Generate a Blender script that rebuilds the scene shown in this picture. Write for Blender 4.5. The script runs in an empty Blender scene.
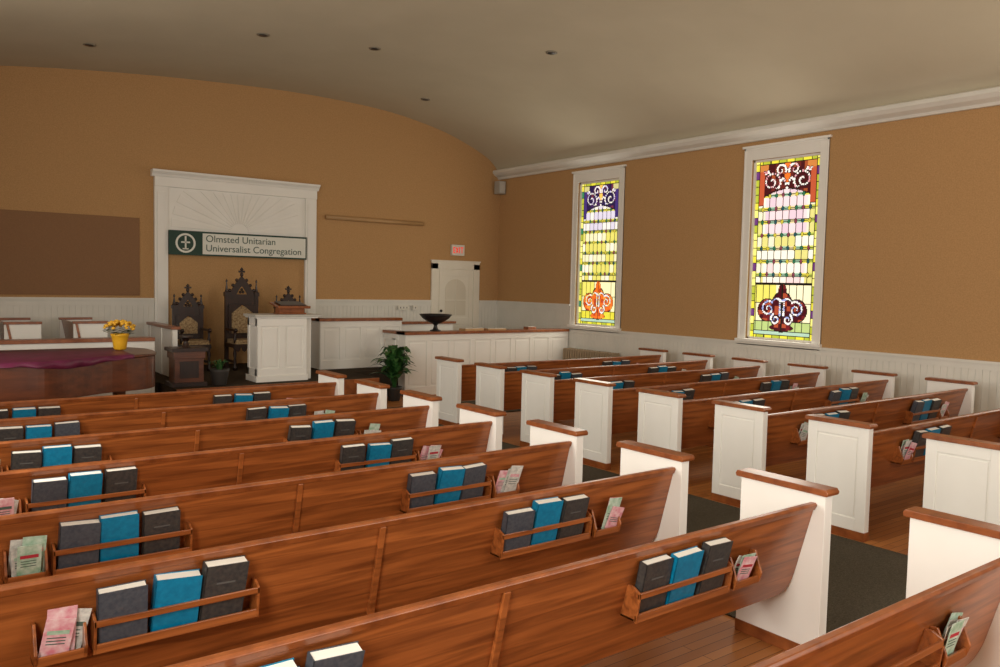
import bpy, math, random
from mathutils import Vector, Matrix
random.seed(11)
SC=bpy.context.scene
COL=SC.collection
# ------------------------------------------------------------------ materials
def srgb(r,g,b):
    f=lambda c:(c/255/12.92) if c/255<=.04045 else ((c/255+.055)/1.055)**2.4
    return (f(r),f(g),f(b),1)
def mat(name,c1,c2=None,rough=.6,scale=(1,1,1),nscale=5,detail=6,bump=0,bscale=None,coat=0,emis=0,metal=0,dist=0.0,spec=.5):
    m=bpy.data.materials.new(name);m.use_nodes=True
    nt=m.node_tree;b=nt.nodes['Principled BSDF']
    b.inputs['Roughness'].default_value=rough;b.inputs['Metallic'].default_value=metal
    b.inputs['Coat Weight'].default_value=coat;b.inputs['Coat Roughness'].default_value=.2
    b.inputs['Specular IOR Level'].default_value=spec
    b.inputs['Base Color'].default_value=c1
    if c2 is not None or bump:
        tc=nt.nodes.new('ShaderNodeTexCoord');mp=nt.nodes.new('ShaderNodeMapping')
        mp.inputs['Scale'].default_value=scale
        nt.links.new(tc.outputs['Object'],mp.inputs['Vector'])
        n=nt.nodes.new('ShaderNodeTexNoise');n.inputs['Scale'].default_value=nscale;n.inputs['Detail'].default_value=detail
        n.inputs['Distortion'].default_value=dist
        nt.links.new(mp.outputs[0],n.inputs['Vector'])
        if c2 is not None:
            cr=nt.nodes.new('ShaderNodeValToRGB');cr.color_ramp.elements[0].position=.3;cr.color_ramp.elements[1].position=.72
            cr.color_ramp.elements[0].color=c1;cr.color_ramp.elements[1].color=c2
            nt.links.new(n.outputs['Fac'],cr.inputs[0]);nt.links.new(cr.outputs[0],b.inputs['Base Color'])
        if bump:
            n2=n
            if bscale:
                n2=nt.nodes.new('ShaderNodeTexNoise');n2.inputs['Scale'].default_value=bscale;n2.inputs['Detail'].default_value=3
                nt.links.new(mp.outputs[0],n2.inputs['Vector'])
            bp=nt.nodes.new('ShaderNodeBump');bp.inputs['Strength'].default_value=bump;bp.inputs['Distance'].default_value=.01
            nt.links.new(n2.outputs['Fac'],bp.inputs['Height']);nt.links.new(bp.outputs[0],b.inputs['Normal'])
    if emis:
        b.inputs['Emission Color'].default_value=c1;b.inputs['Emission Strength'].default_value=emis
    return m
WOOD=mat('pew_wood',srgb(112,58,25),srgb(176,102,50),.3,(.45,8,8),3.4,8,coat=.3,dist=.9)
CAPW=mat('cap_wood',srgb(120,62,27),srgb(158,90,44),.35,(3,3,3),4,coat=.25)
DARKW=mat('dark_carved_wood',srgb(30,16,11),srgb(52,28,18),.45,(4,4,1),6,coat=.2)
PIANOW=mat('piano_walnut',srgb(76,40,24),srgb(112,62,36),.3,(1,5,5),3,coat=.5)
WHITE=mat('white_paint',srgb(238,236,229),srgb(243,241,235),.5,nscale=3)
TRIMW=mat('trim_paint',srgb(218,216,207),srgb(226,223,214),.5,nscale=3)
BURLAP=mat('burlap_wall',srgb(180,141,96),srgb(197,156,109),.9,(1,1,1),60,bump=.5,bscale=240,spec=.1)
BOARD=mat('fabric_board',srgb(140,106,78),srgb(150,114,84),.95,(1,1,1),80,bump=.4,bscale=300,spec=.1)
CEIL=mat('ceiling_plaster',srgb(194,184,161),srgb(200,190,167),.9,nscale=1.2,bump=.05,bscale=40,spec=.1)
CARPET=mat('aisle_carpet',srgb(70,64,54),srgb(102,94,80),1,(1,1,1),120,bump=.8,bscale=300,spec=.05)
STAGEC=mat('stage_carpet',srgb(60,52,44),srgb(80,70,58),1,(1,1,1),120,bump=.5,bscale=300,spec=.05)
BOOKK=mat('book_charcoal',srgb(46,47,50),srgb(72,70,66),.38,nscale=60)
BOOKG=mat('book_slate',srgb(58,64,74),srgb(80,84,90),.38,nscale=60)
STAMP=mat('book_stamp',srgb(92,92,90),rough=.5)
BOOKB=mat('book_teal',srgb(0,108,146),srgb(10,128,168),.38,nscale=40)
PAGES=mat('book_pages',srgb(240,238,230),srgb(226,224,214),.8,(1,200,1),5)
PINK=mat('leaflet_pink',srgb(214,130,145),srgb(238,214,214),.7,nscale=30)
RED=mat('leaflet_red',srgb(184,50,64),rough=.6)
GREEN=mat('leaflet_green',srgb(140,180,150),srgb(210,222,208),.7,nscale=30)
PAPER=mat('leaflet_paper',srgb(228,227,218),srgb(180,180,175),.7,nscale=45)
SIGNG=mat('sign_green',srgb(28,62,50),rough=.6)
SIGNW=mat('sign_white',srgb(228,228,218),rough=.6)
INK=mat('sign_ink',srgb(80,100,90),rough=.6)
BLACK=mat('black_metal',srgb(22,22,24),srgb(34,34,36),.4,nscale=20)
CUSH=mat('tapestry_cushion',srgb(110,80,52),srgb(190,166,126),.9,(1,1,1),38)
CLOTH=mat('maroon_cloth',srgb(84,22,52),srgb(114,38,76),.45,nscale=8)
YPOT=mat('yellow_ceramic',srgb(226,172,40),rough=.35)
MUM=mat('mum_petals',srgb(216,150,30),srgb(242,200,70),.7,nscale=60)
LEAF=mat('leaf_green',srgb(30,66,30),srgb(60,110,50),.45,nscale=12)
TERRA=mat('dark_pot',srgb(52,48,44),rough=.6)
RADM=mat('radiator_paint',srgb(150,130,104),srgb(160,140,112),.5,nscale=10)
BRASS=mat('dowel_wood',srgb(176,138,92),srgb(188,150,104),.5,(1,10,10),4)
PLATE=mat('switch_plate',srgb(220,216,204),rough=.4)
DOORW=mat('door_paint',srgb(226,220,204),srgb(232,226,212),.5,nscale=3)
GREY=mat('stone_top',srgb(190,188,180),srgb(200,198,190),.5,nscale=8)
EXITM=mat('exit_red',srgb(225,40,25),rough=.5,emis=.6)
ARCHP=mat('door_arch_panel',srgb(214,206,188),rough=.3)  # raised arched panel on the door, close to the door colour
SPK=mat('speaker_grey',srgb(170,166,156),rough=.6)
LENS=mat('lamp_trim',srgb(130,122,106),rough=.5)
def floor_mat():
    m=bpy.data.materials.new('wood_plank_floor');m.use_nodes=True;nt=m.node_tree;b=nt.nodes['Principled BSDF']
    tc=nt.nodes.new('ShaderNodeTexCoord');mp=nt.nodes.new('ShaderNodeMapping');nt.links.new(tc.outputs['Object'],mp.inputs[0])
    br=nt.nodes.new('ShaderNodeTexBrick');br.inputs['Scale'].default_value=1;br.inputs['Brick Width'].default_value=1.4;br.inputs['Row Height'].default_value=.07
    br.inputs['Mortar Size'].default_value=.002;br.inputs['Color1'].default_value=srgb(156,96,46);br.inputs['Color2'].default_value=srgb(186,122,64);br.inputs['Mortar'].default_value=srgb(70,40,20)
    nt.links.new(mp.outputs[0],br.inputs['Vector']);nt.links.new(br.outputs['Color'],b.inputs['Base Color'])
    b.inputs['Roughness'].default_value=.45;b.inputs['Specular IOR Level'].default_value=.35
    return m
FLOOR=floor_mat()
# ------------------------------------------------------------------ mesh builder
class MB:
    def __init__(s): s.v=[];s.f=[];s.m=[];s.mats=[];s.sm=[]
    def mi(s,m):
        if m not in s.mats: s.mats.append(m)
        return s.mats.index(m)
    def add(s,vs,fs,m,smooth=False,M=None):
        o=len(s.v)
        for p in vs:
            p=Vector(p)
            if M is not None: p=M@p
            s.v.append(p)
        k=s.mi(m)
        for f in fs: s.f.append([i+o for i in f]);s.m.append(k);s.sm.append(smooth)
    def box(s,x0,x1,y0,y1,z0,z1,m,M=None):
        vs=[(x0,y0,z0),(x1,y0,z0),(x1,y1,z0),(x0,y1,z0),(x0,y0,z1),(x1,y0,z1),(x1,y1,z1),(x0,y1,z1)]
        s.add(vs,[(0,3,2,1),(4,5,6,7),(0,1,5,4),(1,2,6,5),(2,3,7,6),(3,0,4,7)],m,M=M)
    def prism(s,poly,axis,a0,a1,m,M=None,smooth=False):
        def P(p,a):
            return {'x':(a,p[0],p[1]),'y':(p[0],a,p[1]),'z':(p[0],p[1],a)}[axis]
        n=len(poly)
        vs=[P(p,a0) for p in poly]+[P(p,a1) for p in poly]
        s.add(vs,[tuple(range(n-1,-1,-1)),tuple(range(n,2*n))]+[(i,(i+1)%n,n+(i+1)%n,n+i) for i in range(n)],m,M=M)
    def lathe(s,prof,c,m,seg=20,M=None,smooth=True):
        vs=[];fs=[];n=len(prof)
        for r,z in prof:
            for k in range(seg):
                a=2*math.pi*k/seg;vs.append((c[0]+r*math.cos(a),c[1]+r*math.sin(a),c[2]+z))
        for i in range(n-1):
            for k in range(seg):
                k2=(k+1)%seg;fs.append((i*seg+k,i*seg+k2,(i+1)*seg+k2,(i+1)*seg+k))
        fs.append(tuple(range(seg-1,-1,-1)));fs.append(tuple((n-1)*seg+k for k in range(seg)))
        s.add(vs,fs,m,smooth,M)
    def tube(s,pts,r,m,seg=8,rs=None):
        pts=[Vector(p) for p in pts];vs=[];fs=[]
        for i,p in enumerate(pts):
            t=(pts[min(i+1,len(pts)-1)]-pts[max(i-1,0)]).normalized()
            a=t.cross(Vector((0,0,1)));
            if a.length<.05:a=t.cross(Vector((1,0,0)))
            a.normalize();b=t.cross(a);rr=rs[i] if rs else r
            for k in range(seg):
                w=2*math.pi*k/seg;vs.append(p+a*rr*math.cos(w)+b*rr*math.sin(w))
        for i in range(len(pts)-1):
            for k in range(seg):
                k2=(k+1)%seg;fs.append((i*seg+k,i*seg+k2,(i+1)*seg+k2,(i+1)*seg+k))
        fs.append(tuple(range(seg-1,-1,-1)));fs.append(tuple((len(pts)-1)*seg+k for k in range(seg)))
        s.add(vs,fs,m,True)
    def ball(s,c,r,m,seg=10,sq=(1,1,1)):
        vs=[];fs=[];n=6
        for i in range(n+1):
            a=math.pi*i/n
            for k in range(seg):
                w=2*math.pi*k/seg;rr=max(math.sin(a),.02)*r
                vs.append((c[0]+rr*math.cos(w)*sq[0],c[1]+rr*math.sin(w)*sq[1],c[2]-math.cos(a)*r*sq[2]))
        for i in range(n):
            for k in range(seg):
                k2=(k+1)%seg;fs.append((i*seg+k,i*seg+k2,(i+1)*seg+k2,(i+1)*seg+k))
        s.add(vs,fs,m,True)
    def mesh(s,name):
        me=bpy.data.meshes.new(name);me.from_pydata([tuple(p) for p in s.v],[],s.f)
        for m in s.mats: me.materials.append(m)
        for i,p in enumerate(me.polygons): p.material_index=s.m[i];p.use_smooth=s.sm[i]
        me.update();return me
    def obj(s,name,loc=(0,0,0),bevel=0,rotz=0):
        o=bpy.data.objects.new(name,s.mesh(name));COL.objects.link(o);o.location=loc;o.rotation_euler[2]=rotz
        if bevel: bv(o,bevel)
        return o
def bv(o,w):
    b=o.modifiers.new('bevel','BEVEL');b.width=w;b.segments=2;b.limit_method='ANGLE';b.angle_limit=math.radians(40)
# ------------------------------------------------------------------ room dims
XL,XW,YB,YF=-.84,10.953,-2.6,14.647
prof=[(-.84,4.15),(-.74,4.34),(-.45,4.6),(.0,4.83),(.6,5.0),(1.37,5.16),(2.77,5.32),(4.36,5.44),(6.2,5.51),(7.9,5.46),(9.09,5.29),(9.85,5.09),(10.53,4.82),(10.81,4.62),(10.953,4.42)]
def cr(pts,n=6):
    out=[];P=[pts[0]]+pts+[pts[-1]]
    for i in range(1,len(P)-2):
        p0,p1,p2,p3=P[i-1],P[i],P[i+1],P[i+2]
        for k in range(n):
            t=k/n;out.append(tuple(.5*((2*p1[j])+(-p0[j]+p2[j])*t+(2*p0[j]-5*p1[j]+4*p2[j]-p3[j])*t*t+(-p0[j]+3*p1[j]-3*p2[j]+p3[j])*t**3) for j in range(2)))
    out.append(pts[-1]);return out
arc=cr(prof)
def ceilz(x):
    for a,b in zip(arc,arc[1:]):
        if a[0]<=x<=b[0]: return a[1]+(b[1]-a[1])*(x-a[0])/max(b[0]-a[0],1e-6)
    return 4.4
m=MB();n=len(arc)
vs=[(x,YB-.1,z) for x,z in arc]+[(x,YF+.1,z) for x,z in arc]+[(x,YB-.1,z+.15) for x,z in arc]+[(x,YF+.1,z+.15) for x,z in arc]
m.add(vs,[(i,i+1,n+i+1,n+i) for i in range(n-1)]+[(2*n+i,3*n+i,3*n+i+1,2*n+i+1) for i in range(n-1)],CEIL,True)
m.obj('ceiling')
def wall_y(name,y0,y1):
    m=MB();poly=[(XL-.15,-.1)]+[(XW+.15,-.1)]+[(XW+.15,4.42)]+[(x,z+.05) for x,z in reversed(arc)]+[(XL-.15,4.15)]
    m.prism(poly,'y',y0,y1,BURLAP);m.obj(name)
wall_y('wall_front',YF,YF+.15);wall_y('wall_back',YB-.15,YB)
def wall_x(name,x0,x1,ztop,holes):
    m=MB();ys=YB
    for a,b,z0,z1 in sorted(holes):
        m.box(x0,x1,ys,a,0,ztop,BURLAP);m.box(x0,x1,a,b,0,z0,BURLAP);m.box(x0,x1,a,b,z1,ztop,BURLAP);ys=b
    m.box(x0,x1,ys,YF,0,ztop,BURLAP);m.obj(name)
GW=[(6.77,7.95,1.22,4.05),(10.88,12.02,1.22,4.05),(2.7,3.86,1.22,4.05)]
wall_x('wall_right',XW,XW+.15,4.6,GW)
LW=[(.4,1.6,1.22,3.95),(4.4,5.6,1.22,3.95),(8.4,9.6,1.22,3.95)]
wall_x('wall_left',XL-.15,XL,4.3,LW)
m=MB();m.box(XL-.15,XW+.15,YB-.15,YF+.15,-.1,0,FLOOR);m.obj('floor')
m=MB();m.box(4.06,6.13,YB+.02,11.15,0.0,.012,CARPET);m.box(XL+.05,10.5,9.9,11.15,0.0,.0115,CARPET);m.obj('aisle_carpet')
m=MB();m.box(XL+.01,XW-.06,12.42,YF-.06,0,.45,STAGEC);m.box(3.1,6.25,11.5,12.42,0,.45,STAGEC);m.box(3.1,6.25,11.48,11.5,0,.45,CAPW)
m.box(3.6,5.9,11.18,11.48,0,.22,STAGEC);m.obj('stage_platform',bevel=.008)
def bead(m,axis,a0,a1,pos,z0,z1,d,step=.085):
    k=int((a1-a0)/step)
    w=(a1-a0)/k
    for i in range(k):
        p,q=a0+i*w+.0018,a0+(i+1)*w-.0018
        if axis=='y': m.box(min(pos,pos+d),max(pos,pos+d),p,q,z0,z1,TRIMW)
        else: m.box(p,q,min(pos,pos+d),max(pos,pos+d),z0,z1,TRIMW)
m=MB();m.box(XW-.015,XW,YB,12.15,.0,1.14,TRIMW);bead(m,'y',YB,12.15,XW-.015,.2,1.06,-.006)
m.box(XW-.03,XW,YB,12.15,1.06,1.14,TRIMW);m.box(XW-.055,XW,YB,12.15,1.14,1.176,TRIMW);m.box(XW-.035,XW,YB,12.15,0,.2,TRIMW)
m.box(XW-.015,XW,12.15,YF,.0,1.58,TRIMW);bead(m,'y',12.17,YF,XW-.015,.6,1.5,-.006)
m.box(XW-.03,XW,12.15,YF,1.5,1.59,TRIMW);m.box(XW-.055,XW,12.15,YF,1.59,1.63,TRIMW);m.obj('trim_1')
m=MB()
for a,b in ((XL,3.58),(6.53,9.17),(10.42,XW)):
    m.box(a,b,YF-.015,YF,.0,1.58,TRIMW);bead(m,'x',a,b,YF-.015,.6,1.5,-.006);m.box(a,b,YF-.03,YF,1.5,1.59,TRIMW);m.box(a,b,YF-.055,YF,1.59,1.63,TRIMW);m.box(a,b,YF-.035,YF,.0,.6,TRIMW)
m.obj('trim_2')
cp=[(XW,4.34),(XW-.05,4.34),(XW-.07,4.38),(XW-.15,4.42),(XW-.2,4.47),(XW-.2,4.52),(XW-.17,4.54),(XW,4.54)]
m=MB();m.prism(cp,'y',YB,YF-.0,TRIMW);m.obj('trim_3')
m=MB();m.prism([(XL,4.1),(XL+.05,4.1),(XL+.15,4.2),(XL+.15,4.26),(XL,4.28)],'y',YB,YF,TRIMW);m.obj('trim_4')
m=MB();m.box(XL,XL+.03,YB,12.1,0,1.14,TRIMW);m.box(XL,XL+.055,YB,12.1,1.14,1.176,TRIMW);m.obj('trim_5')
# ------------------------------------------------------------------ stained glass
def attr_mat():
    m=bpy.data.materials.new('stained_glass');m.use_nodes=True;nt=m.node_tree;b=nt.nodes['Principled BSDF']
    a=nt.nodes.new('ShaderNodeAttribute');a.attribute_name='Col'
    nt.links.new(a.outputs['Color'],b.inputs['Base Color']);nt.links.new(a.outputs['Color'],b.inputs['Emission Color'])
    b.inputs['Emission Strength'].default_value=1.0;b.inputs['Roughness'].default_value=.2  # panes emit their own colour in place of daylight coming through
    return m
GLASS=attr_mat()
def h2(a,b): 
    v=math.sin(a*12.9898+b*78.233)*43758.5453;return v-math.floor(v)
LEADC=(26,24,18)
def spiral(cx,cy,r0,r1,a0,turns,n=26):
    return [(cx+(r0+(r1-r0)*k/n)*math.cos(a0+turns*2*math.pi*k/n),cy+(r0+(r1-r0)*k/n)*math.sin(a0+turns*2*math.pi*k/n),k/n) for k in range(n+1)]
TOPS=[spiral(.27,2.47,.16,.025,math.radians(215),-1.45),spiral(.12,2.64,.10,.02,math.radians(200),-1.1),
      [(.0+.02*k,2.36+.11*math.sin(k*.5)+.012*k,k/12) for k in range(13)],[(.33+.01*k,2.62+.02*math.sin(k),k/8) for k in range(9)]]
BOTS=[spiral(.24,.49,.125,.02,math.radians(120),-1.4),spiral(.11,.33,.085,.02,math.radians(60),-1.2),
      [(.02+.014*k,.62+.012*k-.0012*k*k,k/10) for k in range(11)],[(.03+.001*k,.4+.03*k,k/8) for k in range(9)]]
def sdist(S,ax,y):
    best=9
    for st in S:
        for (a,b,t) in st:
            d=math.hypot(ax-a,y-b)-.019*(1-.55*t)
            if d<best: best=d
    return best
def sg(x,y,v):
    W,Hh=1.17,2.83;cx=W/2;ax=abs(x-cx)
    yel=(212,204,60);oli=(164,172,52);lem=(230,224,120)
    if x<.1 or x>W-.1 or y<.09 or y>Hh-.09:
        if x<.1 or x>W-.1:
            k=math.floor(y/.12);fr=(y/.12)%1;ed=min(x,W-x)
            if fr<.1 or ed>.088: return LEADC
            if k%6==3: return (96,50,110) if v==2 else (40,120,80)
            if ed<.03: return oli
            return (yel,lem,oli)[int(h2(k,ed>0)*3)]
        k=math.floor(x/.14);fr=(x/.14)%1
        if fr<.09 or abs(y-.08)<.008 or abs(y-(Hh-.08))<.008: return LEADC
        return (yel,oli)[k%2]
    arch=2.24+.1*math.cos(min(ax/.4,1)*math.pi/2)-(.14 if ax>.4 else 0)
    if y>arch:
        d=sdist(TOPS,ax,y)
        if d<0: return (238,232,226) if h2(math.floor(x*30),math.floor(y*20))>.3 else ((214,150,160) if v==2 else (190,180,226))
        if d<.008 or y<arch+.016: return LEADC
        if ax<.05 and y>2.45: return (222,110,40) if v==2 else (236,190,90)
        if ax>.34 and y>2.64: return (190,120,60) if v==2 else (196,190,130)
        if ax>.4: return (176,80,50) if v==2 else (60,44,110)
        q=h2(math.floor(x*16),math.floor(y*12))
        if v==2: return (64,18,22) if q>.4 else (96,34,30) if q>.15 else (150,72,40)
        return (34,24,66) if q>.4 else (60,30,84) if q>.15 else (104,44,64)
    if y<.88:
        body=(ax/.2)**2+((y-.45)/.3)**2
        lobe=((ax-.25)/.17)**2+((y-.47)/.17)**2
        flame=(ax/.07)**2+((y-.76)/.12)**2
        foot=(ax/.2)**2+((y-.2)/.05)**2
        fm=min(body,lobe,flame,foot)
        if fm<1:
            d=sdist(BOTS,ax,y)
            if d<0: return (236,232,230) if h2(math.floor(x*26),math.floor(y*26))>.35 else ((150,160,210) if v==2 else (246,214,140))
            if d<.008 or ax<.007: return LEADC
            q=h2(math.floor(x*15),math.floor(y*15))
            if v==2: return (64,14,24) if q>.4 else (104,26,32) if q>.15 else (160,70,44)
            return (222,104,32) if q>.4 else (238,146,54) if q>.15 else (176,66,30)
        if fm<1.17: return LEADC
        if y<.15: return (160,190,170) if abs(y-.14)>.008 else LEADC
        kx=math.floor(x/.117)
        if (x/.117)%1<.08 or abs((y/.29)%1)<.035: return LEADC
        if y<.3: return (170,190,120) if v==2 else yel
        q=h2(kx,math.floor(y/.29))
        if v==2: return (234,226,190) if q>.5 else (218,212,100)
        return (238,232,180) if q>.5 else (226,218,104)
    if abs(y-.89)<.009: return LEADC
    px,py=.117,.205
    ux=(x-cx)/px+.5;uy=y/py
    fx=ux%1;fy=uy%1;kx=math.floor(ux);ky=math.floor(uy)
    dx=min(fx,1-fx)*px;dy=min(fy,1-fy)*py
    knx=round(ux);kny=round(uy)
    d=dx/.026+dy/.04
    if d<1:
        return ((40,100,70),(190,176,60),(30,74,80),(120,56,70))[(knx*3+kny*5)%4]
    if d<1.35: return LEADC
    if dx<.0065: return LEADC
    if dy<.0065: return LEADC
    if dy<.03:
        if abs(dy-.03)<.006: return LEADC
        return ((186,196,90),(210,202,80))[kx%2] if v==1 or ax>.3 else ((150,186,160),(216,200,150))[kx%2]
    q=h2(kx,ky)
    if v==2:
        if ky>=8 and ax<.36: return (230,204,208) if q>.5 else (216,190,202)
        if ky in(4,5) and ax<.36: return (230,202,200) if q>.5 else (236,226,214)
        return (234,230,212) if q>.5 else (224,218,190) if q>.2 else (210,204,124)
    if ky>=9: return (210,204,222) if q>.5 else (232,228,222)
    return (232,227,184) if q>.55 else (238,234,210) if q>.25 else (218,211,106)
def window(idx,x,y0,y1,z0,z1,v,side=1,res=.0125):
    W,Hh=y1-y0,z1-z0;nx=int(W/res);nz=int(Hh/res)
    vs=[];fs=[];cols=[]
    for j in range(nz+1):
        for i in range(nx+1): vs.append((x,y0+W*i/nx,z0+Hh*j/nz))
    for j in range(nz):
        for i in range(nx):
            a=j*(nx+1)+i;fs.append((a,a+nx+1,a+nx+2,a+1))
            sx=1.17*(1-(i+.5)/nx);sy=2.83*(j+.5)/nz
            c=srgb(*sg(sx,sy,v));cols.append(c)
    me=bpy.data.meshes.new('stained_glass');me.from_pydata(vs,[],fs)
    ca=me.color_attributes.new('Col','FLOAT_COLOR','CORNER')
    buf=[]
    for c in cols: buf+=list(c)*4
    ca.data.foreach_set('color',buf);me.materials.append(GLASS)
    go=bpy.data.objects.new('stained_glass',me);COL.objects.link(go)
    e=bpy.data.objects.new('window_%d'%idx,None);COL.objects.link(e);go.parent=e
    m=MB();xi=XW if side>0 else XL;s=-side;f=.022
    def bx(a,b,*r): m.box(min(a,b),max(a,b),*r,WHITE)
    oy0,oy1,oz1=y0-.14,y1+.14,z1+.19
    bx(xi,xi+s*f,oy0,y0,z0-.0,oz1);bx(xi,xi+s*f,y1,oy1,z0,oz1);bx(xi,xi+s*f,y0,y1,z1,oz1)
    bx(xi,xi+s*.03,oy0,oy0+.03,z0,oz1);bx(xi,xi+s*.03,oy1-.03,oy1,z0,oz1);bx(xi,xi+s*.03,oy0,oy1,oz1-.03,oz1)
    bx(xi,xi+s*.05,oy0-.03,oy1+.03,oz1,oz1+.035)
    bx(xi,xi+s*.075,oy0-.02,oy1+.02,z0-.045,z0);bx(xi,xi+s*.03,oy0,oy1,z0-.1,z0-.045)
    for a,b,c,d in ((y0,y0+.035,z0,z1),(y1-.035,y1,z0,z1),(y0,y1,z0,z0+.035),(y0,y1,z1-.035,z1)): bx(x-s*0.01,x+s*.04,a,b,c,d)
    o=m.obj('casing',bevel=.004);o.parent=e
window(1,XW+.07,*GW[0],2);window(2,XW+.07,*GW[1],1);window(3,XW+.07,*GW[2],2,res=.03)
for k,w in enumerate(LW): window(4+k,XL-.07,*w,1+k%2,side=-1,res=.04)
# ------------------------------------------------------------------ pews
W=4.25
def yr(z): return .074+(.865-z)/.519*.134
SH=.03
RACKS=((.81+SH,1.46+SH,.10),(.61+SH,.79+SH,.075),(2.77+SH,3.42+SH,.10),(3.45+SH,3.66+SH,.075))
def pew_mesh():
    m=MB()
    for side in (0,1):
        a,b=(0,.07) if side==0 else (W-.07,W)
        m.box(a+.012,b-.012,.018,.549,.07,.918,WHITE)
        m.box(a,b,.012,.555,0,.07,CAPW)
        m.prism([(-.002,.918),(.569,.918),(.575,.935),(.565,.953),(.006,.953),(-.008,.935)],'x',a-.022,b+.022,CAPW)
        for (x0,x1) in ((a,a+.0125),(b-.0125,b)):
            inner=(side==0 and x0!=a) or (side==1 and x0==a)
            if inner: m.box(x0,x1,.018,.549,.07,.918,WHITE);continue
            m.box(x0,x1,.018,.1,.07,.918,WHITE);m.box(x0,x1,.467,.549,.07,.918,WHITE)
            m.box(x0,x1,.1,.467,.07,.17,WHITE);m.box(x0,x1,.1,.467,.83,.918,WHITE)
            s=.006
            m.box(x0+s*(side==0),x1-s*(side==1),.115,.452,.185,.815,WHITE)
    x0,x1=.07,W-.07;th=.02;R=.11;zb=.34
    out=[(x0,.85)]+[(x0+R-R*math.cos(t),zb+R-R*math.sin(t)) for t in [math.pi/2*k/6 for k in range(7)]]+[(x1-R+R*math.sin(t),zb+R-R*math.cos(t)) for t in [math.pi/2*k/6 for k in range(7)]]+[(x1,.85)]
    n=len(out)
    vs=[(a,yr(b),b) for a,b in out]+[(a,yr(b)+th,b) for a,b in out]
    m.add(vs,[tuple(range(n)),tuple(range(2*n-1,n-1,-1))]+[((i+1)%n,i,n+i,n+(i+1)%n) for i in range(n)],WOOD)
    m.prism([(yr(.83)-.008,.83),(yr(.83)+.03,.83),(yr(.865)+.034,.858),(yr(.865)+.024,.87),(yr(.865)-.004,.87),(yr(.865)-.012,.858)],'x',x0,x1,CAPW)
    m.prism([(.19,.43),(.53,.445),(.545,.46),(.54,.475),(.52,.48),(.19,.46)],'x',x0,x1,WOOD)
    m.box(x0,x1,.49,.51,.37,.445,WOOD)
    for xc in (2.1,):
        m.prism([(.2,0),(.5,0),(.5,.08),(.46,.2),(.5,.44),(.17,.44),(.2,.2)],'x',xc-.018,xc+.018,WOOD)
        m.prism([(yr(.34)-.02,.34),(yr(.34),.34),(yr(.83),.83),(yr(.83)-.014,.83),(yr(.6)-.02,.6)],'x',xc-.016,xc+.016,WOOD)
    for (a,b,ht) in RACKS:
        zb=.545;yb=yr(zb);d=.085
        m.box(a,b,yb-d,yb+.005,zb,zb+.014,WOOD)
        m.box(a,b,yb-d-.012,yb-d,zb-.004,zb+.034,WOOD)
        if ht>.09: m.box(a,b,yb-d-.026,yb-d-.014,zb+.105,zb+.132,WOOD)
        for e in (a,b-.012):
            m.prism([(yb-d-.012,zb),(yb+.002,zb),(yr(.70)+.0,.70),(yr(.70)-.03,.70),(yb-d-.026,zb+(.135 if ht>.09 else .05)),(yb-d-.026,zb+.1 if ht>.09 else zb+.04)],'x',e,e+.012,WOOD)
    return m
pm=pew_mesh().mesh('pew')
TILT=math.atan2(.134,.519)
def books(m,first=True,second=True):
    zb=.562;yb=yr(zb)-.075
    for (x0,on) in ((.83+SH,first),(2.79+SH,second)):
        if not on: continue
        x=x0+random.uniform(0,.01)
        for j in range(3):
            c=BOOKB if j==1 else random.choice((BOOKK,BOOKK,BOOKG))
            h=.244+random.uniform(-.014,.016);w=.178;t=.04+random.uniform(0,.012)
            M=Matrix.Translation((x+w/2,yb+random.uniform(-.004,.012),zb))@Matrix.Rotation(random.uniform(-.07,.05),4,'Z')@Matrix.Rotation(random.uniform(-.03,.06),4,'Y')@Matrix.Rotation(TILT+random.uniform(-.07,.03),4,'X')
            m.box(-w/2,w/2,0,.004,0,h,c,M);m.box(-w/2,w/2,t,t+.004,0,h,c,M);m.box(-w/2,-w/2+.005,0,t+.004,0,h,c,M)
            m.box(-w/2+.004,w/2-.005,.004,t,.004,h-.003,PAGES,M)
            if c is BOOKK: m.box(-w/2+.05,w/2-.05,-.0005,0,h*.66,h*.69,STAMP,M)
            x+=w+random.uniform(.008,.032)
def leaflets(m):
    for (a,b) in ((.625+SH,.775+SH),(3.465+SH,3.645+SH)):
        for k in range(random.randint(3,5)):
            c=random.choice((PINK,PAPER,GREEN,PAPER,PAPER,PINK))
            w=.1;h=random.uniform(.14,.21);x=random.uniform(a+.04,b-.04)
            zb=.561;yb=yr(zb)-.07+k*.012
            M=Matrix.Translation((x,yb,zb))@Matrix.Rotation(random.uniform(-.06,.3),4,'Y')@Matrix.Rotation(TILT+random.uniform(-.03,.05),4,'X')
            m.box(-w/2,w/2,0,.0025,.005,h,c,M)
            m.box(-w/2+.012,w/2-.012,-.001,0,h*.6,h*.7,random.choice((RED,INK,GREEN,PINK)),M)
            for q in range(3): m.box(-w/2+.015,w/2-.02,-.001,0,h*(.5-.08*q),h*(.5-.08*q)+.004,INK,M)
def place(x,y,b2=True):
    o=bpy.data.objects.new('pew',pm);COL.objects.link(o);o.location=(x,y,0);bv(o,.003)
    b=MB();books(b,True,b2);b.obj('hymnals',(x,y,0))
    l=MB();leaflets(l);l.obj('leaflets',(x,y,0))
for i in range(-1,7): place(-.251,2.292+.975*i,i!=-1)
for i in range(-1,7): place(6.181,3.273+.975*i)
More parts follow.
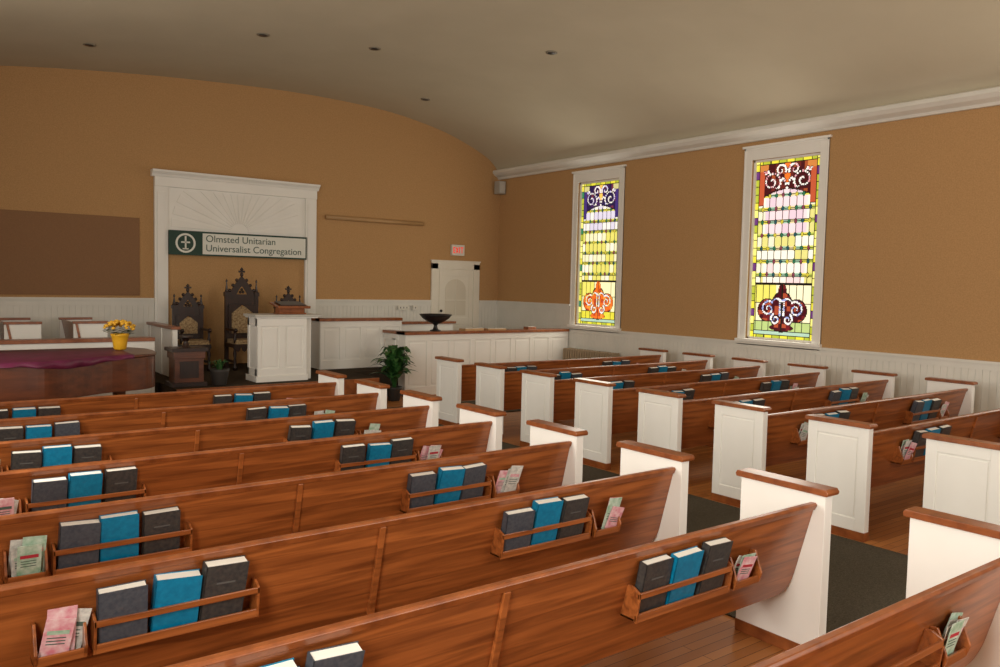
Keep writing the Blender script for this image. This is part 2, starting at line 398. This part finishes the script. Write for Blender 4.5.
# ------------------------------------------------------------------ front wall elements
m=MB();PX0,PX1=3.583,6.527;y=YF
m.box(PX0,PX0+.22,y-.07,y,.45,3.54,WHITE);m.box(PX1-.22,PX1,y-.07,y,.45,3.54,WHITE)
for a in (PX0,PX1-.22): 
    m.box(a+.04,a+.18,y-.085,y-.07,.8,3.45,WHITE);m.box(a-.02,a+.24,y-.09,y,.45,.65,WHITE)
m.box(PX0,PX1,y-.09,y,3.54,3.70,WHITE)
m.prism([(y,3.70),(y-.1,3.70),(y-.12,3.74),(y-.17,3.78),(y-.18,3.813),(y,3.813)],'x',PX0-.05,PX1+.03,WHITE)
m.box(PX0+.22,PX1-.22,y-.03,y,2.80,3.54,WHITE)
cx=(PX0+PX1)/2
for k in range(17):
    a0=math.pi*(k)/17+.03;a1=math.pi*(k+1)/17-.03
    r0=.16
    def lim(a):
        dx,dz=math.cos(a),math.sin(a);r=1.2
        if abs(dx)>1e-3:r=min(r,1.2/abs(dx))
        if dz>1e-3:r=min(r,.68/dz)
        return r
    P=[(cx+r0*math.cos(a0),2.83+r0*math.sin(a0)),(cx+lim(a0)*math.cos(a0),2.83+lim(a0)*math.sin(a0)),(cx+lim(a1)*math.cos(a1),2.83+lim(a1)*math.sin(a1)),(cx+r0*math.cos(a1),2.83+r0*math.sin(a1))]
    m.prism(P,'y',y-.045,y-.03,WHITE)
m.obj('trim_6',bevel=.004)
e=bpy.data.objects.new('congregation_sign',None);COL.objects.link(e)
m=MB();m.box(3.80,6.31,y-.115,y-.09,2.384,2.80,SIGNG);m.box(4.37,6.285,y-.12,y-.115,2.41,2.775,SIGNW)
m.box(3.80,6.31,y-.125,y-.115,2.79,2.805,SIGNG)
o=m.obj('board');o.parent=e
m=MB();c=(4.08,2.592)
def annulus(m,c,r0,r1,y0,mt,n=28):
    vs=[];fs=[]
    for k in range(n+1):
        a=2*math.pi*k/n
        vs+=[(c[0]+r0*math.cos(a),y0,c[1]+r0*math.sin(a)),(c[0]+r1*math.cos(a),y0,c[1]+r1*math.sin(a))]
    for k in range(n): fs.append((2*k,2*k+1,2*k+3,2*k+2))
    m.add(vs,fs,mt)
annulus(m,c,.135,.17,y-.118,SIGNW)
m.box(c[0]-.014,c[0]+.014,y-.119,y-.116,c[1]-.1,c[1]+.12,SIGNW);m.box(c[0]-.075,c[0]+.075,y-.119,y-.116,c[1]+.0,c[1]+.028,SIGNW)
m.box(c[0]-.05,c[0]+.05,y-.119,y-.116,c[1]-.11,c[1]-.09,SIGNW)
o=m.obj('chalice_logo');o.parent=e
for t,z in (('Olmsted Unitarian',2.63),('Universalist Congregation',2.465)):
    cu=bpy.data.curves.new('lettering','FONT');cu.body=t;cu.size=.17;cu.extrude=.002;cu.align_x='LEFT';cu.materials.append(INK)
    o=bpy.data.objects.new('lettering',cu);COL.objects.link(o);o.location=(4.42,y-.123,z);o.rotation_euler=(math.pi/2,0,0);o.parent=e
    bpy.context.view_layer.update();k=o.dimensions.x
    if k>1.83: o.scale=(1.83/k,1,1)
m=MB();m.box(-.3,3.35,y-.03,y-.001,1.67,2.98,BOARD);m.obj('fabric_notice_board')
m=MB();m.tube([(6.73,y-.05,3.225),(8.93,y-.05,3.225)],.045,BRASS)
for x in (6.9,7.83,8.75): m.box(x-.02,x+.02,y-.06,y,3.2,3.25,BRASS)
m.obj('wall_banner_rod')
m=MB();a,b=9.17,10.42;y=YF-.002
m.box(a,a+.16,y-.04,y,.45,2.42,DOORW);m.box(b-.16,b,y-.04,y,.45,2.42,DOORW);m.box(a,b,y-.04,y,2.3,2.46,DOORW);m.box(a-.02,b+.02,y-.055,y,2.46,2.49,DOORW)
m.box(a+.16,b-.16,y-.02,y,.45,2.3,DOORW)
cxd=(a+b)/2
m.box(a+.2,a+.28,y-.032,y-.02,.45,2.28,DOORW);m.box(b-.28,b-.2,y-.032,y-.02,.45,2.28,DOORW)
for z0,z1 in ((.45,.62),(1.1,1.25),(2.15,2.28)): m.box(a+.28,b-.28,y-.032,y-.02,z0,z1,DOORW)
P=[(cxd-.27,1.3),(cxd+.27,1.3),(cxd+.27,1.85)]+[(cxd+.27*math.cos(t),1.85+.24*math.sin(t)) for t in [math.pi*k/12 for k in range(1,12)]]+[(cxd-.27,1.85)]
m.prism(P,'y',y-.026,y-.02,ARCHP)
m.box(cxd-.008,cxd+.008,y-.033,y-.02,1.3,2.09,DOORW);m.box(cxd-.27,cxd+.27,y-.033,y-.02,1.62,1.64,DOORW)
m.ball((a+.24,y-.06,1.4),.03,BLACK)
m.obj('door_1',bevel=.003)
y=YF
m=MB();m.box(9.66,9.98,y-.07,y-.001,2.6,2.83,PLATE)
def seg(x0,x1,z0,z1): m.box(x0,x1,y-.074,y-.07,z0,z1,EXITM)
za,zb=2.65,2.78;t=.017
xx=9.69;seg(xx,xx+t,za,zb);[seg(xx,xx+.05,q,q+t) for q in (za,(za+zb-t)/2,zb-t)]
for s in (1,-1):
    M=Matrix.Translation((9.785,y-.072,(za+zb)/2))@Matrix.Rotation(s*.42,4,'Y');m.box(-t/2,t/2,-.002,.002,-.068,.068,EXITM,M)
seg(9.838,9.838+t,za,zb);seg(9.875,9.95,zb-t,zb);seg(9.904,9.904+t,za,zb)
m.obj('exit_sign')
m=MB()
m.box(8.35,8.6,y-.075,y-.055,1.42,1.52,PLATE);m.box(8.7,8.82,y-.075,y-.055,1.42,1.52,PLATE)
for x in (8.4,8.475,8.55,8.76): m.box(x-.005,x+.005,y-.085,y-.075,1.455,1.485,BLACK)
m.obj('light_switch_plate')
m=MB();m.box(10.74,10.92,14.38,14.56,4.0,4.28,SPK);m.box(10.92,XW,14.43,14.5,4.1,4.2,BLACK);m.box(10.76,10.9,14.37,14.38,4.02,4.26,GREY);m.obj('wall_speaker',bevel=.01)
for (x,yy) in ((8.08,13.2),(7.9,9.35),(5.87,11.07),(4.23,11.3),(2.3,12.9)):
    m=MB();z=ceilz(x);m.lathe([(.085,-.012),(.09,0),(.09,.03)],(0,0,0),LENS);m.lathe([(.055,-.016),(.06,-.01)],(0,0,0),BLACK);o=m.obj('recessed_ceiling_light',(x,yy,z-.0))
# ------------------------------------------------------------------ panelled rails
def rail(x0,x1,yf,z0,z1,capb,npan=None):
    m=MB();m.box(x0,x1,yf,yf+.06,z0,z1-.05,WHITE)
    n=npan or max(1,int((x1-x0)/.42));w=(x1-x0)/n
    m.box(x0-.01,x1,yf-.015,yf,z0,z0+.16,WHITE);m.box(x0-.01,x1,yf-.015,yf,z1-.16,z1-.05,WHITE)
    for i in range(n+1): 
        c=x0+i*w;m.box(max(c-.045,x0-.01),min(c+.045,x1),yf-.015,yf,z0+.16,z1-.16,WHITE)
    for i in range(n): m.box(x0+i*w+.075,x0+(i+1)*w-.075,yf-.008,yf,z0+.2,z1-.2,WHITE)
    m.box(x0-.04,x1,yf-.045,yf+capb,z1-.05,z1,CAPW)
    return m
m=rail(7.12,XW-.06,12.16,0,1.13,.26)
m.box(7.12,7.18,12.22,12.4,0,1.08,WHITE)
m.box(7.12,7.18,12.4,12.9,.45,1.08,WHITE);m.box(7.105,7.12,12.4,12.9,.97,1.08,WHITE);m.box(7.105,7.12,12.5,12.6,.45,1.0,WHITE)
m.box(7.08,7.25,12.12,12.92,1.08,1.13,CAPW)
m.obj('choir_rail',bevel=.004)
m=rail(XL+.06,2.98,12.16,0,1.13,.2);m.obj('choir_rail',bevel=.004)
m=rail(5.9,7.5,12.97,.45,1.34,.14,npan=4);m.box(5.9,5.96,13.01,14.3,.45,1.29,WHITE)
for c in (12.97,13.6,14.2): m.box(5.885,5.9,c,c+.1,.45,1.29,WHITE)
m.box(5.86,6.0,12.95,14.35,1.29,1.34,CAPW);m.obj('choir_rail',bevel=.004)
m=MB();m.box(3.4,3.46,12.75,14.2,.45,1.2,WHITE);m.box(3.36,3.5,12.72,14.23,1.2,1.245,CAPW)
for c in (12.75,13.4,14.1): m.box(3.385,3.4,c,c+.1,.45,1.2,WHITE)
m.obj('choir_rail',bevel=.004)
def choir_pew(x,sgn,yy=13.0,L=1.25,w=.45):
    m=MB();P=lambda a:x+sgn*a
    def bx(a,b,*r): m.box(min(P(a),P(b)),max(P(a),P(b)),*r)
    for y0 in (yy,yy+L-.05):
        bx(0,w,y0,y0+.05,.45,1.29,WHITE);bx(-.01,w+.01,y0-.02,y0+.07,1.29,1.325,CAPW)
    poly=[(P(.02),1.3),(P(.05),1.3),(P(.14),.8),(P(.11),.8)]
    m.prism(poly if sgn>0 else poly[::-1],'y',yy-.025,yy+L-.05,WOOD)
    bx(.1,w-.01,yy+.05,yy+L-.05,.85,.89,WOOD)
    m.obj('choir_pew',bevel=.003)
choir_pew(1.22,1);choir_pew(2.08,1);choir_pew(.4,1)
m=MB();m.box(7.6,8.9,13.35,13.41,.45,1.2,WHITE);m.box(7.56,8.94,13.3,13.5,1.2,1.245,CAPW);m.box(7.6,7.66,13.41,13.9,.45,1.2,WHITE);m.box(8.84,8.9,13.41,13.9,.45,1.2,WHITE);m.obj('choir_desk',bevel=.004)
m=MB();m.lathe([(.1,0),(.1,.015),(.05,.03),(.03,.1),(.05,.13),(.15,.17),(.24,.23),(.29,.29),(.295,.305),(.275,.295),(.22,.24),(.12,.18),(.01,.16)],(0,0,0),BLACK,28)
m.obj('chalice_bowl',(7.82,12.3,1.13))
def folder(x,y,z,w,d,h,mt,r=0):
    m=MB();M=Matrix.Rotation(r,4,'Z');m.box(-w/2,w/2,-d/2,d/2,0,h,mt,M);m.box(-w/2+.01,w/2-.01,-d/2+.01,d/2-.01,h,h+.006,PAPER,M);m.obj('music_folder',(x,y,z))
folder(8.6,12.28,1.13,.45,.18,.04,BRASS,.1);folder(9.15,12.28,1.13,.4,.16,.03,BRASS,-.1);folder(10.0,12.28,1.13,.2,.15,.05,CAPW,0)
# ------------------------------------------------------------------ pulpit
m=MB();x0,x1,y0,y1,z0,z1=4.34,5.1,11.75,12.15,.45,1.41
m.box(x0,x1,y0,y1,z0,z1,WHITE);m.box(x0-.03,x1+.03,y0-.03,y1+.03,z0,z0+.09,WHITE)
n=2;w=(x1-x0)/n
m.box(x0-.012,x1+.012,y0-.014,y0,z0+.09,z0+.2,WHITE);m.box(x0-.012,x1+.012,y0-.014,y0,z1-.12,z1,WHITE)
for i in range(n+1): c=x0+i*w;m.box(max(c-.05,x0-.012),min(c+.05,x1+.012),y0-.014,y0,z0+.2,z1-.12,WHITE)
for i in range(n): m.box(x0+i*w+.08,x0+(i+1)*w-.08,y0-.008,y0,z0+.23,z1-.15,WHITE)
for (a,b) in ((y0-.014,y0+.07),(y1-.07,y1)): m.box(x0-.014,x0,a,b,z0+.09,z1,WHITE)
m.box(x0-.014,x0,y0,y1,z0+.09,z0+.2,WHITE);m.box(x0-.014,x0,y0,y1,z1-.12,z1,WHITE)
m.box(x1,x1+.14,y0+.12,y1,z0,z1,WHITE)
m.box(x0-.04,x1+.18,y0-.04,y1+.04,z1,z1+.02,WHITE);m.box(x0-.06,x1+.24,y0-.06,y1+.06,z1+.02,z1+.055,GREY)
m.obj('pulpit',bevel=.005)
m=MB();m.box(-.22,.22,-.12,.12,0,.02,CAPW);m.box(-.2,.2,-.09,.09,.02,.09,CAPW)
m.prism([(-.17,.09),(.17,.15),(.17,.18),(-.18,.115)],'x',-.26,.26,CAPW);m.box(-.26,.26,-.19,-.17,.09,.13,CAPW)
m.prism([(-.15,.125),(.15,.182),(.15,.195),(-.15,.145)],'x',-.2,.2,DARKW)
m.obj('book_stand',(4.92,11.95,1.466),bevel=.004)
# ------------------------------------------------------------------ gothic chairs
def gothic_chair(x,y,h,w):
    m=MB();hw=w/2;d=.5;sh=.46;k=h/1.72
    for sx in (-1,1):
        X=sx*(hw-.03)
        m.box(X-.03,X+.03,d-.06,d,0,h*.74,DARKW)
        m.box(X-.042,X+.042,d-.072,d+.012,h*.7,h*.74,DARKW)
        m.lathe([(.04,0),(.03,.02),(.02,.06),(.008,.16*k),(.018,.17*k),(.018,.19*k),(.002,.22*k)],(X,d-.03,h*.74),DARKW,8,smooth=False)
        m.lathe([(.035,0),(.035,.05),(.022,.08),(.03,.14),(.02,.2),(.032,.28),(.02,.34),(.034,.4),(.034,.44)],(X,.04,0),DARKW,12)
        m.lathe([(.022,0),(.03,.06),(.018,.12),(.026,.2)],(X,.04,sh),DARKW,10)
        m.box(X-.03,X+.03,.0,d-.04,sh+.2,sh+.235,DARKW)
        m.ball((X,.0,sh+.215),.036,DARKW)
        m.box(X-.012,X+.012,.08,d-.06,.12,.16,DARKW)
    m.box(-hw,hw,.0,d,.38,.44,DARKW)
    for i in range(5):
        c=-hw+.07+i*(w-.14)/4;m.prism([(c-.05,.38),(c-.03,.33),(c,.31),(c+.03,.33),(c+.05,.38)],'y',.0,.02,DARKW)
    m.box(-hw+.03,hw-.03,.015,d-.07,.44,.51,CUSH)
    m.box(-hw+.03,hw-.03,d-.05,d-.015,.5,.6,DARKW);m.box(-hw+.03,hw-.03,d-.05,d-.015,h*.62,h*.7,DARKW)
    m.box(-hw+.09,hw-.09,d-.075,d-.03,.6,h*.6,CUSH)
    m.box(-hw+.05,-hw+.1,d-.085,d-.02,.6,h*.62,DARKW);m.box(hw-.1,hw-.05,d-.085,d-.02,.6,h*.62,DARKW)
    m.prism([(-hw+.09,h*.62),(0,h*.62),(-hw+.09,h*.53)],'y',d-.082,d-.03,DARKW);m.prism([(hw-.09,h*.62),(hw-.09,h*.53),(0,h*.62)],'y',d-.082,d-.03,DARKW)
    zt=h*.70;zp=h*.9;gw=hw-.05
    out=[(-gw,zt)]+[(-gw*(1-t)**.8,zt+(zp-zt)*t) for t in (.25,.5,.75)]+[(0,zp)]+[(gw*(1-t)**.8,zt+(zp-zt)*t) for t in (.75,.5,.25)]+[(gw,zt)]
    inn=[(a*.42,zt+.02+(b-zt)*.45) for a,b in out]
    n=len(out);vs=[(a,d-.05,b) for a,b in out]+[(a,d-.05,b) for a,b in inn]+[(a,d-.02,b) for a,b in out]+[(a,d-.02,b) for a,b in inn]
    fs=[(i,i+1,n+i+1,n+i) for i in range(n-1)]+[(2*n+i+1,2*n+i,3*n+i,3*n+i+1) for i in range(n-1)]+[(i+1,i,2*n+i,2*n+i+1) for i in range(n-1)]+[(n+i,n+i+1,3*n+i+1,3*n+i) for i in range(n-1)]
    m.add(vs,fs,DARKW);m.box(-gw,gw,d-.052,d-.018,zt-.02,zt+.035,DARKW)
    for a,b in out[1:-1]: m.ball((a*1.1,d-.035,b+.014),.03,DARKW,8)
    for t in range(3): a=math.pi/2+t*2*math.pi/3;m.ball((.03*math.cos(a),d-.035,zt+.085*k+.03*math.sin(a)),.026,DARKW,8)
    m.lathe([(.018,0),(.02,.03),(.036,.045),(.016,.06),(.016,.1*k),(.036,.115*k),(.002,.16*k)],(0,d-.035,zp-.01),DARKW,8)
    m.box(-.055,.055,d-.048,d-.022,zp+.055*k,zp+.09*k,DARKW)
    m.obj('gothic_chair',(x,y,.45))
gothic_chair(4.85,13.45,1.77,.58);gothic_chair(3.97,13.55,1.46,.5);gothic_chair(5.74,13.55,1.46,.5)
m=MB();m.box(-.25,.25,-.2,.2,.5,.55,DARKW);m.box(-.22,.22,-.17,.17,.40,.5,PIANOW);m.box(-.2,.2,-.15,.15,.06,.4,PIANOW);m.box(-.24,.24,-.19,.19,0,.06,DARKW)
m.box(-.13,.13,-.155,-.15,.12,.36,DARKW)
m.lathe([(.07,0),(.05,.02),(.03,.08),(.05,.12),(.1,.14),(.1,.16)],(.0,.02,.55),DARKW,12)
m.obj('communion_stand',(3.34,11.87,.45),bevel=.006)
# ------------------------------------------------------------------ piano
KX=.935
yfront=[(.3,9.72),(1.2,9.72),(1.5,9.78),(1.8,9.95),(2.1,10.12),(2.4,10.2),(2.62,10.3),(2.76,10.5),(2.8,10.8)]
yfront=[(a*KX,b) for a,b in yfront]
pts=cr(yfront,5)
poly=pts+[(2.78*KX,11.1),(2.65*KX,11.32),(2.45*KX,11.4),(.3*KX,11.4)]
m=MB();m.prism(poly,'z',.64,1.03,PIANOW)
cxp,cyp=1.4,10.6;lid=[(cxp+(a-cxp)*1.012,cyp+(b-cyp)*1.02) for a,b in poly];m.prism(lid,'z',1.035,1.065,PIANOW)
m.box(-.02,.29,9.72,11.4,.64,.74,PIANOW);m.box(-.02,.3,9.72,9.82,.74,.95,PIANOW);m.box(-.02,.3,11.3,11.4,.74,.95,PIANOW)
m.box(.0,.16,9.84,11.28,.74,.765,PAGES);m.box(.08,.16,9.9,11.2,.765,.78,BLACK)
for (a,b) in ((.3,9.95),(.3,11.2),(2.25,10.9)):
    m.lathe([(.04,0.012),(.05,.04),(.035,.08),(.05,.3),(.075,.5),(.085,.64)],(a,b,0),PIANOW,12)
m.box(1.1,1.2,10.4,10.5,.1,.64,PIANOW);m.box(1.0,1.3,10.3,10.6,.08,.12,PIANOW)
m.obj('grand_piano',bevel=.008)
vs=[];fs=[];nx=60
def fy(x):
    for a,b in zip(pts,pts[1:]):
        if a[0]<=x<=b[0]: return a[1]+(b[1]-a[1])*(x-a[0])/max(b[0]-a[0],1e-6)
    return 9.72
for i in range(nx+1):
    x=.32+1.95*i/nx;f=fy(x)-.03
    hem=.07+.025*math.sin(x*5)
    row=[(x,11.3,1.07),(x,10.8,1.071+.004*math.sin(x*9)),(x,(f+10.8)/2,1.071+.004*math.sin(x*7)),(x,f+.02,1.071),(x,f-.004,1.066),(x,f-.012-.012*math.sin(x*22),1.03),(x,f-.014-.02*math.sin(x*22),1.07-hem)]
    vs+=row
k=7
for i in range(nx):
    for j in range(k-1): fs.append((i*k+j,(i+1)*k+j,(i+1)*k+j+1,i*k+j+1))
m=MB();m.add(vs,fs,CLOTH,True);o=m.obj('piano_cloth');s=o.modifiers.new('s','SOLIDIFY');s.thickness=.004;s.offset=1
m=MB();m.lathe([(.06,0),(.075,.02),(.085,.1),(.1,.17),(.108,.18),(.108,.2),(.095,.2),(.09,.17),(.01,.165)],(0,0,0),YPOT,24)
for i in range(90):
    a=random.uniform(0,6.28);r=.18*math.sqrt(random.random());z=.24+.11*math.sqrt(max(0,1-(r/.19)**2))+random.uniform(-.015,.015)
    m.ball((r*math.cos(a),r*math.sin(a),z),random.uniform(.018,.028),MUM,7,(1,1,.7))
for i in range(60):
    a=random.uniform(0,6.28);r=random.uniform(.06,.18);c=(r*math.cos(a),r*math.sin(a),random.uniform(.19,.27))
    m.add([(c[0]-.03,c[1],c[2]),(c[0],c[1]-.012,c[2]+.01),(c[0]+.03,c[1],c[2]+.01),(c[0],c[1]+.012,c[2])],[(0,1,2,3)],LEAF)
m.obj('potted_mums',(2.25,10.84,1.078))
def plant(x,y,z,h,n,spread,wd,name='potted_peace_lily'):
    m=MB();m.lathe([(.09,0),(.1,.02),(.13,.2),(.14,.24),(.12,.24),(.1,.2),(.01,.2)],(0,0,0),TERRA,18)
    for i in range(n):
        a=random.uniform(0,6.28);L=h*random.uniform(.35,1);sp=spread*random.uniform(.3,1);w=wd*random.uniform(.7,1.1)
        d=Vector((math.cos(a),math.sin(a),0));s=Vector((-d.y,d.x,0));vs=[];fs=[];N=9
        for k in range(N+1):
            t=k/N;p=d*(.03+sp*t**1.6)+Vector((0,0,.2+L*(math.sin(t*2.1)/.95)*.8))
            ww=.006 if t<.35 else w*math.sin(min(1,(t-.35)/.65)*math.pi)**.7+.002
            vs+=[p-s*ww,p+Vector((0,0,-.15*ww)),p+s*ww]
        for k in range(N):
            for j in range(2): fs.append((k*3+j,k*3+j+1,k*3+j+4,k*3+j+3))
        m.add(vs,fs,LEAF,True)
    m.obj(name,(x,y,z))
plant(6.72,11.83,0.0,.87,120,.42,.058);plant(3.75,11.68,.45,.2,26,.14,.02,'small_potted_fern')
m=MB()
for i in range(20):
    yy=10.65+i*.07;m.prism([(yy,.08),(yy+.05,.08),(yy+.05,.72),(yy+.04,.76),(yy+.01,.76),(yy,.72)],'x',10.66,10.86,RADM)
m.box(10.7,10.82,10.65,12.0,.12,.18,RADM);m.box(10.7,10.82,10.65,12.0,.62,.68,RADM)
for yy in (10.67,11.96): m.box(10.68,10.84,yy-.02,yy+.03,0,.1,RADM)
m.obj('radiator',bevel=.006)
# ------------------------------------------------------------------ lights
def area(name,loc,rot,sx,sy,e,c):
    l=bpy.data.lights.new(name,'AREA');l.shape='RECTANGLE';l.size=sx;l.size_y=sy;l.energy=e;l.color=c
    o=bpy.data.objects.new(name,l);COL.objects.link(o);o.location=loc;o.rotation_euler=rot
for (a,b,c,d),en in zip(LW,(190,135,70)): area('window_daylight',(XL+.02,(a+b)/2,(c+d)/2),(0,-math.pi/2,0),d-c,b-a,en,(1,.96,.88))
for (a,b,c,d) in GW: area('window_daylight',(XW-.02,(a+b)/2,(c+d)/2),(0,math.pi/2,0),d-c,b-a,34,(1,.95,.84))
area('rear_fill',(5.0,YB+.05,2.6),(math.pi/2,0,0),5,2.6,200,(1,.97,.9))  # added lamp standing in for daylight from behind; back wall has no window
w=bpy.data.worlds.new('world');SC.world=w;w.use_nodes=True;w.node_tree.nodes['Background'].inputs[0].default_value=(.8,.85,1,1);w.node_tree.nodes['Background'].inputs[1].default_value=.5
# ------------------------------------------------------------------ camera
yw,pt,rl,f=math.radians(37.041),math.radians(3.501),math.radians(1.289),805.4
F=Vector((math.sin(yw)*math.cos(pt),math.cos(yw)*math.cos(pt),-math.sin(pt)));R=Vector((math.cos(yw),-math.sin(yw),0));U=R.cross(F)
R2=R*math.cos(rl)+U*math.sin(rl);U2=-R*math.sin(rl)+U*math.cos(rl)
cd=bpy.data.cameras.new('camera');cd.sensor_width=36;cd.lens=f*36/1000;cd.clip_start=.05
co=bpy.data.objects.new('camera',cd);COL.objects.link(co)
M=Matrix((R2,U2,-F)).transposed().to_4x4();M.translation=Vector((0,0,2));co.matrix_world=M;SC.camera=co
SC.view_settings.view_transform='Standard'
